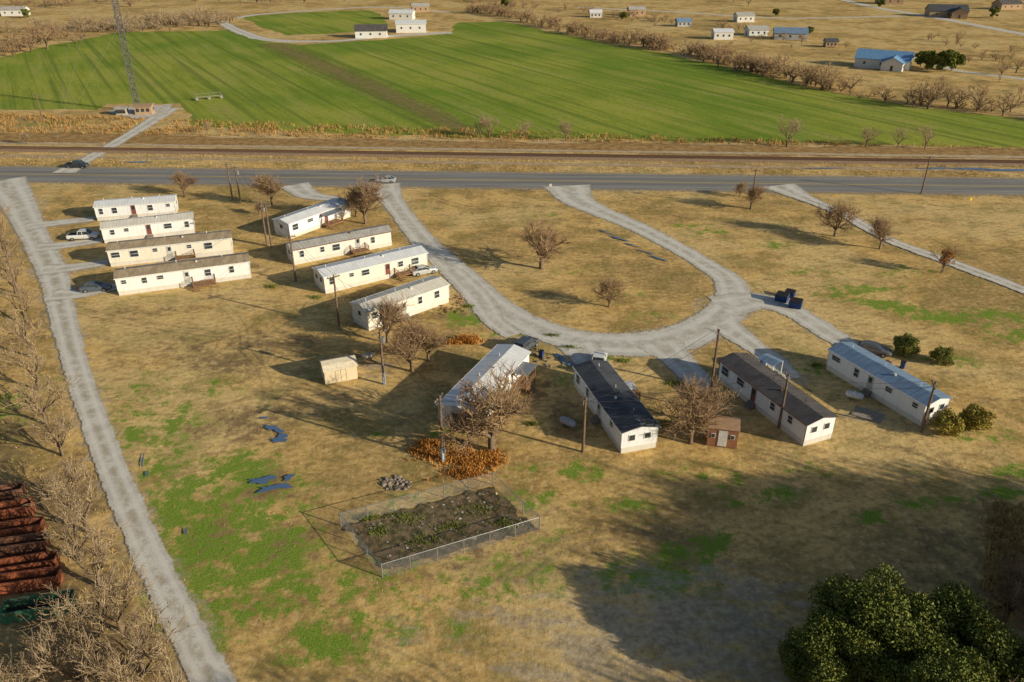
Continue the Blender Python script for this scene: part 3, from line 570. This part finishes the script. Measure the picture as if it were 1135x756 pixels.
# ---------------- poles & wires ----------------
PW=M('pole_wood',(.24,.165,.11),(.13,.09,.065),scale=3); INS=M('insulator',(.3,.28,.26)); PT=M('pole_blue_band',(.45,.55,.68))
poles={}
def pole(k,u,v,h=8.3,rz=0,tr=False,paint=False):
    p=G(u,v); poles[k]=p+Vector((0,0,h-.25)); E=empty('utility_pole',p,rz); mb=MB(); mb.cyl((0,0,-.1),(0,0,h),.19,.13,8); mb.box((0,.16,h-.45),(2.1,.12,.14)); 
    mb.obj('post',[PW],E); mb=MB()
    for x in (-.85,-.4,.4,.85): mb.cyl((x,.16,h-.38),(x,.16,h-.2),.06,n=6)
    mb.obj('insulators',[INS],E)
    if tr: mb=MB(); mb.cyl((.36,0,h-1.9),(.36,0,h-1.1),.24,n=10); mb.obj('transformer',[METAL],E)
    if paint: mb=MB(); mb.box((0,-.28,1.5),(.35,.16,.5)); mb.cyl((0,-.24,0),(0,-.24,3.0),.05,n=6); mb.cyl((0,0,.02),(0,0,1.8),.205,n=10,mi=1); mb.obj('meter_box',[METAL,PT],E)
for a_ in ((1,258,222,8.3,.3),(2,267,226,8.3,.3,True),(3,296,272,8.6,.4,True),(31,301,274,8.3,.4),(4,328,312,8.3,.5),(5,376,361,8.3,.6),(6,426,426,8,.7,True,True),(7,491,511,8.7,1.2,True,True),(8,646,501,7.4,1.4),(9,788,432,8.8,1.3),(10,863,474,7.5,1.4),(11,1021,479,7.0,1.3),(12,832,231,8.5,.2),(13,1021,215,8.5,0),(14,48,135,8,0),(15,22,330,7.5,.2)): pole(*a_)
mb=MB()
def wire(a_,b_,off=0,sag=.8):
    A=poles[a_] if not isinstance(a_,Vector) else a_; B=poles[b_] if not isinstance(b_,Vector) else b_; n=10; pr=None
    d=(B-A).normalized(); o=Vector((-d.y,d.x,0))*off
    for i in range(n+1):
        t=i/n; q=A.lerp(B,t)+o-Vector((0,0,sag*4*t*(1-t)))
        if pr is not None: mb.cyl(pr,q,.024,n=3)
        pr=q
for a_,b_ in ((2,3),(3,4),(4,5),(5,6),(6,7),(7,8),(8,10),(10,11),(8,9),(2,1)):
    for o in (-.6,.6): wire(a_,b_,o)
for a_,q in ((7,G(520,470)),(8,G(690,480)),(6,G(400,350)),(9,G(830,440)),(10,G(870,470)),(4,G(350,310)),(5,G(420,350)),(3,G(260,290)),(11,G(1010,455))): wire(a_,q+Vector((0,0,3.4)),0,.4)
mb.obj('power_lines',[M('cable_black',(.06,.055,.05))])
# ---------------- fence ----------------
FE=empty('chain_link_fence',FC[0]); o0=FC[0]; posts=MB(); wires=MB(); fh=1.6
for i in range(4):
    A=FC[i]-o0;B=FC[(i+1)%4]-o0; L=(B-A).length; n_=round(L/2.6); d=(B-A)/L
    for j in range(n_): p=A.lerp(B,j/n_); posts.cyl((p.x,p.y,0),(p.x,p.y,fh+.1),.045 if j else .065,n=6)
    posts.cyl((A.x,A.y,fh),(B.x,B.y,fh),.03,n=5); posts.cyl((A.x,A.y,.06),(B.x,B.y,.06),.012,n=3)
    s=0; st=.17
    while s<L+fh:
        for sg in (0,1):
            a0,a1=s-fh,s; z0,z1=0.05,fh
            if a0<0: z0=.05-a0*1.0; a0=0
            if a1>L: z1=fh-(a1-L); a1=L
            if z1>z0:
                x0,x1=(a0,a1) if sg==0 else (L-a0,L-a1)
                wires.cyl(A+d*x0+Vector((0,0,z0)),A+d*x1+Vector((0,0,z1)),.005,n=3)
        s+=st
posts.obj('posts_and_rails',[METAL],FE); wires.obj('wire_mesh',[METAL],FE)
FP_=[(388,584),(426,630),(588,586),(546,543)]
for u,v,a_,b_ in ((420,590,1.6,1),(470,600,2.2,1.2),(530,565,2.5,1.2),(450,575,2,1),(560,582,1.5,1),(500,585,2,1),(410,575,1,.6)): bushy('garden_weeds',u,v,a_,b_,110,WG,.3)
tufts('dry_grass',scatter(FP_,900,.3),.25,.2,DG,4)
RK=M('rubble_stone',(.74,.70,.64),(.44,.40,.35),scale=6)
def rocks(name,poly,n,s0,s1,mat=RK):
    P=scatter(poly,n,3); mb=MB()
    for p in P:
        s=random.uniform(s0,s1); a=random.uniform(0,6)
        r=[[(p[0]+s*q*math.cos(a+t)*random.uniform(.6,1.15),p[1]+s*q*math.sin(a+t)*random.uniform(.6,1.15),z_*s*random.uniform(.8,1.1)) for t in (0,1,2.1,3.2,4.2,5.3)] for q,z_ in ((1,0),(1.05,.3),(.55,.7))]
        mb.loft(r)
    mb.obj(name,[mat])
rocks('rubble_pile',[(420,532),(440,528),(458,534),(450,543),(428,544)],80,.12,.34,M('rubble_brown',(.40,.32,.25),(.14,.11,.09),scale=2))
rocks('garden_debris',FP_,260,.06,.26)
rocks('garden_debris',FP_,80,.1,.32,GWOOD)
rocks('yard_debris',[(478,335),(512,325),(518,345),(490,350)],90,.1,.35,WOOD)
rocks('yard_debris',[(955,385),(985,392),(990,405),(965,402)],70,.1,.3,WOOD)
rocks('yard_debris',[(590,385),(610,390),(612,410),(592,405)],40,.1,.3,GWOOD)
rocks('yard_debris',[(200,283),(225,283),(228,290),(200,290)],20,.1,.35,GWOOD)
rocks('yard_debris',[(390,265),(430,262),(430,270),(395,272)],25,.1,.4,M('dark_clutter',(.08,.08,.09)))
# ---------------- vehicles ----------------
TYRE=M('tyre_rubber',(.03,.03,.03)); LG=M('lamp_lens',(.6,.55,.5),rough=.2); RL=M('tail_lamp',(.4,.03,.02),rough=.3); BUMP_=M('bumper_grey',(.12,.12,.12))
def vehicle(name,u,v,rz,colr,kind='car'):
    P=M(name+'_paint',colr,tuple(x*.85 for x in colr),rough=.3,spec=.6); E=empty(name,G(u,v),rz)
    def sec(x,w,zb,zm,zt): return [(x,-w*.96,zb),(x,w*.96,zb),(x,w,zm),(x,w*.9,zt),(x,-w*.9,zt),(x,-w,zm)]
    if kind=='car': st=[(-2.3,.78,.45,.65,.88),(-2.15,.86,.3,.66,.98),(-1.3,.9,.25,.7,1.0),(.9,.9,.25,.7,.98),(1.9,.87,.27,.62,.84),(2.3,.74,.4,.55,.66)]; cab=[(-1.85,.74,.97,.99),(-1.15,.64,.98,1.42),(.1,.64,.98,1.45),(1.05,.76,.95,.98)]; wh=(-1.4,1.42)
    elif kind=='suv': st=[(-2.35,.84,.5,.8,1.1),(-2.2,.9,.38,.8,1.15),(1.0,.92,.35,.8,1.12),(2.0,.9,.38,.75,1.02),(2.35,.8,.5,.7,.85)]; cab=[(-2.25,.82,1.1,1.14),(-1.9,.72,1.12,1.75),(.4,.72,1.12,1.78),(1.15,.82,1.08,1.12)]; wh=(-1.45,1.45)
    else: st=[(-2.75,.88,.55,.8,1.1),(-2.65,.94,.45,.82,1.12),(-.55,.95,.42,.82,1.12),(1.6,.94,.42,.82,1.16),(2.5,.92,.45,.8,1.06),(2.78,.84,.55,.75,.9)]; cab=[(-.7,.84,1.1,1.13),(-.55,.76,1.12,1.8),(.9,.74,1.12,1.84),(1.6,.86,1.12,1.15)]; wh=(-1.75,1.75)
    mb=MB(); mb.loft([sec(*s) for s in st]); 
    mb.add([(x,y,cab[i][3]+.025) for i in (1,2) for x,y in ((cab[i][0],-cab[i][1]),(cab[i][0],cab[i][1]))]+[(x,y,cab[i][3]-.05) for i in (1,2) for x,y in ((cab[i][0],-cab[i][1]-.03),(cab[i][0],cab[i][1]+.03))],[(0,2,3,1),(0,4,6,2),(1,3,7,5),(0,1,5,4),(2,6,7,3)])
    for s in (-1,1): mb.box((cab[2][0]+.55,s*1.0,1.05),(.18,.14,.14))
    for s in (-1,1):
        for i in (1,2): mb.cyl((cab[i][0],s*cab[i][1]*1.02,cab[i][3]-.03),(cab[0 if i==1 else 3][0],s*cab[0 if i==1 else 3][1]*1.02,cab[0 if i==1 else 3][3]),.045,n=5)
        m_=(cab[1][0]+cab[2][0])/2; mb.cyl((m_,s*cab[1][1]*1.02,cab[1][3]-.03),(m_,s*cab[0][1]*1.04,1.0),.05,n=5)
    mb.obj('body',[P],E)
    mb=MB(); mb.loft([[(x,-w,zb),(x,w,zb),(x,w*.99,zt),(x,-w*.99,zt)] if i in(0,3) else [(x,-w*1.14,zb),(x,w*1.14,zb),(x,w,zt),(x,-w,zt)] for i,(x,w,zb,zt) in enumerate(cab)]); mb.obj('windows',[GLASS],E)
    mb=MB()
    for x in wh:
        for s in (-1,1): mb.cyl((x,s*.68,.34),(x,s*.93,.34),.34 if kind!='truck' else .39,n=16,mi=0); mb.cyl((x,s*.93,.34),(x,s*.945,.34),.2,n=10,mi=1)
    mb.obj('wheels',[TYRE,METAL],E)
    mb=MB(); xf=st[-1][0];xr=st[0][0]
    for s in (-1,1): mb.box((xf-.03,s*.58,.68 if kind=='car' else .85),(.12,.34,.14),0); mb.box((xr+.02,s*.68,.78 if kind=='car' else .95),(.1,.2,.2),1)
    mb.box((xf-.02,0,.45),(.16,1.4,.16),2); mb.box((xr+.02,0,.5),(.16,1.4,.16),2)
    if kind=='truck': mb.box((-1.65,0,1.135),(1.75,1.45,.03),3)
    mb.obj('lamps_and_bumpers',[LG,RL,BUMP_,TYRE],E)
vehicle('pickup_truck',86,186,hang,(.035,.04,.05),'truck'); vehicle('sedan_car',428,202,hang+3.14,(.45,.46,.48))
vehicle('pickup_truck',93,265,.15,(.74,.74,.72),'truck'); vehicle('sedan_car',107,322,.2,(.10,.12,.15)); vehicle('pickup_truck',663,407,1.35,(.76,.76,.76),'truck')
vehicle('suv_car',583,387,1.0,(.08,.09,.11),'suv'); vehicle('sedan_car',470,303,.45,(.50,.51,.52)); vehicle('suv_car',418,262,.5,(.12,.05,.05),'suv'); vehicle('sedan_car',968,391,-.6,(.12,.12,.13)); 
DB=M('dumpster_blue',(.035,.08,.24),(.025,.06,.18),rough=.5); LD=M('plastic_lid',(.03,.03,.035))
def dumpster(u,v,rz,s=1,m=DB):
    E=empty('dumpster',G(u,v),rz); mb=MB(); w,d,h=1.9*s,1.5*s,1.35*s
    mb.loft([[(x,-d/2+.15,.15),(x,d/2-.1,.15),(x,d/2,h),(x,-d/2,h*.82)] for x in (-w/2,w/2)]); 
    for x in (-w*.5-.04,w*.5+.04): mb.box((x,0,h*.55),(.08,d*.6,.14))
    for x in (-w/4,0,w/4): mb.box((x,-d/2+.03,h*.5),(.07,.12,h*.6))
    mb.obj('bin',[m],E); mb=MB()
    for x in (-w/4,w/4): mb.loft([[(q,-d/2-.05,h*.84),(q,d/2+.03,h+.02),(q,d/2+.03,h+.08),(q,-d/2-.05,h*.9)] for q in (x-w/4+.02,x+w/4-.02)])
    mb.obj('lids',[LD],E); mb=MB()
    for x in (-1,1):
        for y in (-1,1): mb.cyl((x*w*.4-.04,y*d*.3,.08),(x*w*.4+.04,y*d*.3,.08),.08,n=8)
    mb.obj('casters',[TYRE],E)
dumpster(866,334,-.6); dumpster(881,341,-.5); dumpster(875,329,-.6,.8)
def bin_(u,v,m):
    E=empty('wheelie_bin',G(u,v),random.uniform(0,3)); mb=MB(); mb.box((0,0,.52),(.5,.5,.95),0,0,1.15); mb.box((0,0,1.04),(.62,.66,.07),1); mb.cyl((-.28,.25,.12),(.28,.25,.12),.12,n=10,mi=1); mb.obj('bin',[m,LD],E)
for u,v in ((600,396),(645,412),(448,326),(1000,408),(845,405),(215,305)): bin_(u,v,DB)
def tank(u,v,rz,m,s=1):
    E=empty('propane_tank',G(u,v),rz); mb=MB(); r=.45*s; secs=[]
    for x,q in ((-1.1,.1),(-1.05,.55),(-.9,.88),(-.72,1),(.72,1),(.9,.88),(1.05,.55),(1.1,.1)): secs.append([(x*s,r*q*math.cos(t*.5236),r*q*math.sin(t*.5236)+.7*s) for t in range(12)])
    mb.loft(secs); mb.cyl((0,0,1.12*s),(0,0,1.3*s),.14*s,n=8); mb.obj('vessel',[m],E,True); mb=MB()
    for x in (-.6,.6): mb.box((x*s,0,.16),(.15,.7*s,.32))
    mb.obj('feet',[METAL],E)
tank(629,473,-.7,M('tank_paint',(.40,.44,.50),rough=.4)); tank(946,443,-.5,M('tank_paint_white',(.70,.71,.72),rough=.4)); tank(408,398,.3,M('tank_paint_grey',(.45,.43,.40),rough=.4),.8)
# ---------------- rusty bins lower left ----------------
RU=M('rusted_steel',(.40,.12,.055),(.18,.065,.035),rough=.9,scale=1.0,bump=.4); RU3=M('rusted_steel_brown',(.26,.12,.07),(.12,.06,.04),rough=.9,scale=1.0,bump=.4); RU2=M('dark_steel',(.04,.035,.032)); GN=M('green_paint',(.04,.20,.11),(.10,.10,.06),scale=1.2)
def openbin(u,v,L,W,h,rz,m,name='open_steel_bin'):
    E=empty(name,G(u,v),rz); mb=MB(); t=.1
    mb.box((0,-W/2,h/2),(L,t,h)); mb.box((0,W/2,h/2),(L,t,h)); mb.box((-L/2,0,h/2),(t,W-t-.004,h-.004)); mb.box((L/2,0,h/2),(t,W-t-.004,h-.004)); mb.box((0,0,.14),(L-t,W-t,.08),1)
    for i in range(int(L/.9)): x=-L/2+.5+i*.9; mb.box((x,-W/2-.09,h/2),(.1,.08,h*.9)); mb.box((x,W/2+.09,h/2),(.1,.08,h*.9))
    for s in (-1,1): mb.box((0,s*W/2,h+.04),(L+.16,.18,.09))
    mb.obj('shell',[m,RU2],E)
for i,(u,v) in enumerate(((-2,552),(6,573),(14,592),(20,611),(30,631),(26,651))): openbin(u+random.uniform(-6,6),v,5.4+.5*(i%3),1.35,1.0+.25*(i%2),.2+random.uniform(-.09,.09),RU if i%3 else RU3)
openbin(44,678,5.6,1.7,1.1,.22,GN); openbin(-45,640,6.5,2,1.3,.25,RU3); openbin(-45,590,6.5,2,1.3,.2,RU)
mb=MB(); mb.box((0,0,.06),(3.4,2.4,.12)); mb.obj('concrete_pad',[M('old_concrete',(.38,.32,.26),(.24,.2,.16))],None,False,G(962,460),-.6)
def sign(u,v,c,rz=0):
    E=empty('road_sign',G(u,v),rz); mb=MB(); mb.cyl((0,0,0),(0,0,2.4),.04,n=6,mi=0); mb.box((0,-.06,2.2),(.6,.03,.6),1); mb.obj('sign',[METAL,c],E)
sign(925,228,M('sign_orange',(.7,.35,.03))); sign(610,216,WP); sign(1073,232,M('sign_yellow',(.7,.5,.03)),.5)
# ---------------- light, sky, camera ----------------
w=bpy.data.worlds.new('World'); sc.world=w; w.use_nodes=True; t=w.node_tree; t.nodes.clear()
o=t.nodes.new('ShaderNodeOutputWorld'); b=t.nodes.new('ShaderNodeBackground'); s=t.nodes.new('ShaderNodeTexSky'); s.sky_type='NISHITA'; s.sun_disc=False
s.sun_elevation=EL; s.sun_rotation=math.atan2(math.cos(AZ),-math.sin(AZ)); t.links.new(s.outputs[0],b.inputs[0]); t.links.new(b.outputs[0],o.inputs[0]); b.inputs[1].default_value=.08
sl=bpy.data.lights.new('sun','SUN'); sl.energy=5; sl.angle=math.radians(.5); sl.color=(1,.90,.68); so=bpy.data.objects.new('sun',sl); sc.collection.objects.link(so)
so.rotation_euler=Vector((-math.cos(AZ)*math.cos(EL),math.sin(AZ)*math.cos(EL),-math.sin(EL))).to_track_quat('-Z','Y').to_euler(); so.location=(60,-30,60)
cd=bpy.data.cameras.new('camera'); cd.lens=36*FP/1135; cd.sensor_width=36; cd.clip_end=9000; cd.clip_start=.5; co=bpy.data.objects.new('camera',cd); sc.collection.objects.link(co)
co.location=(0,0,H); co.rotation_euler=(math.pi/2-PIT,0,0); sc.camera=co
sc.view_settings.view_transform='Standard'; sc.view_settings.look='None'; sc.view_settings.exposure=0
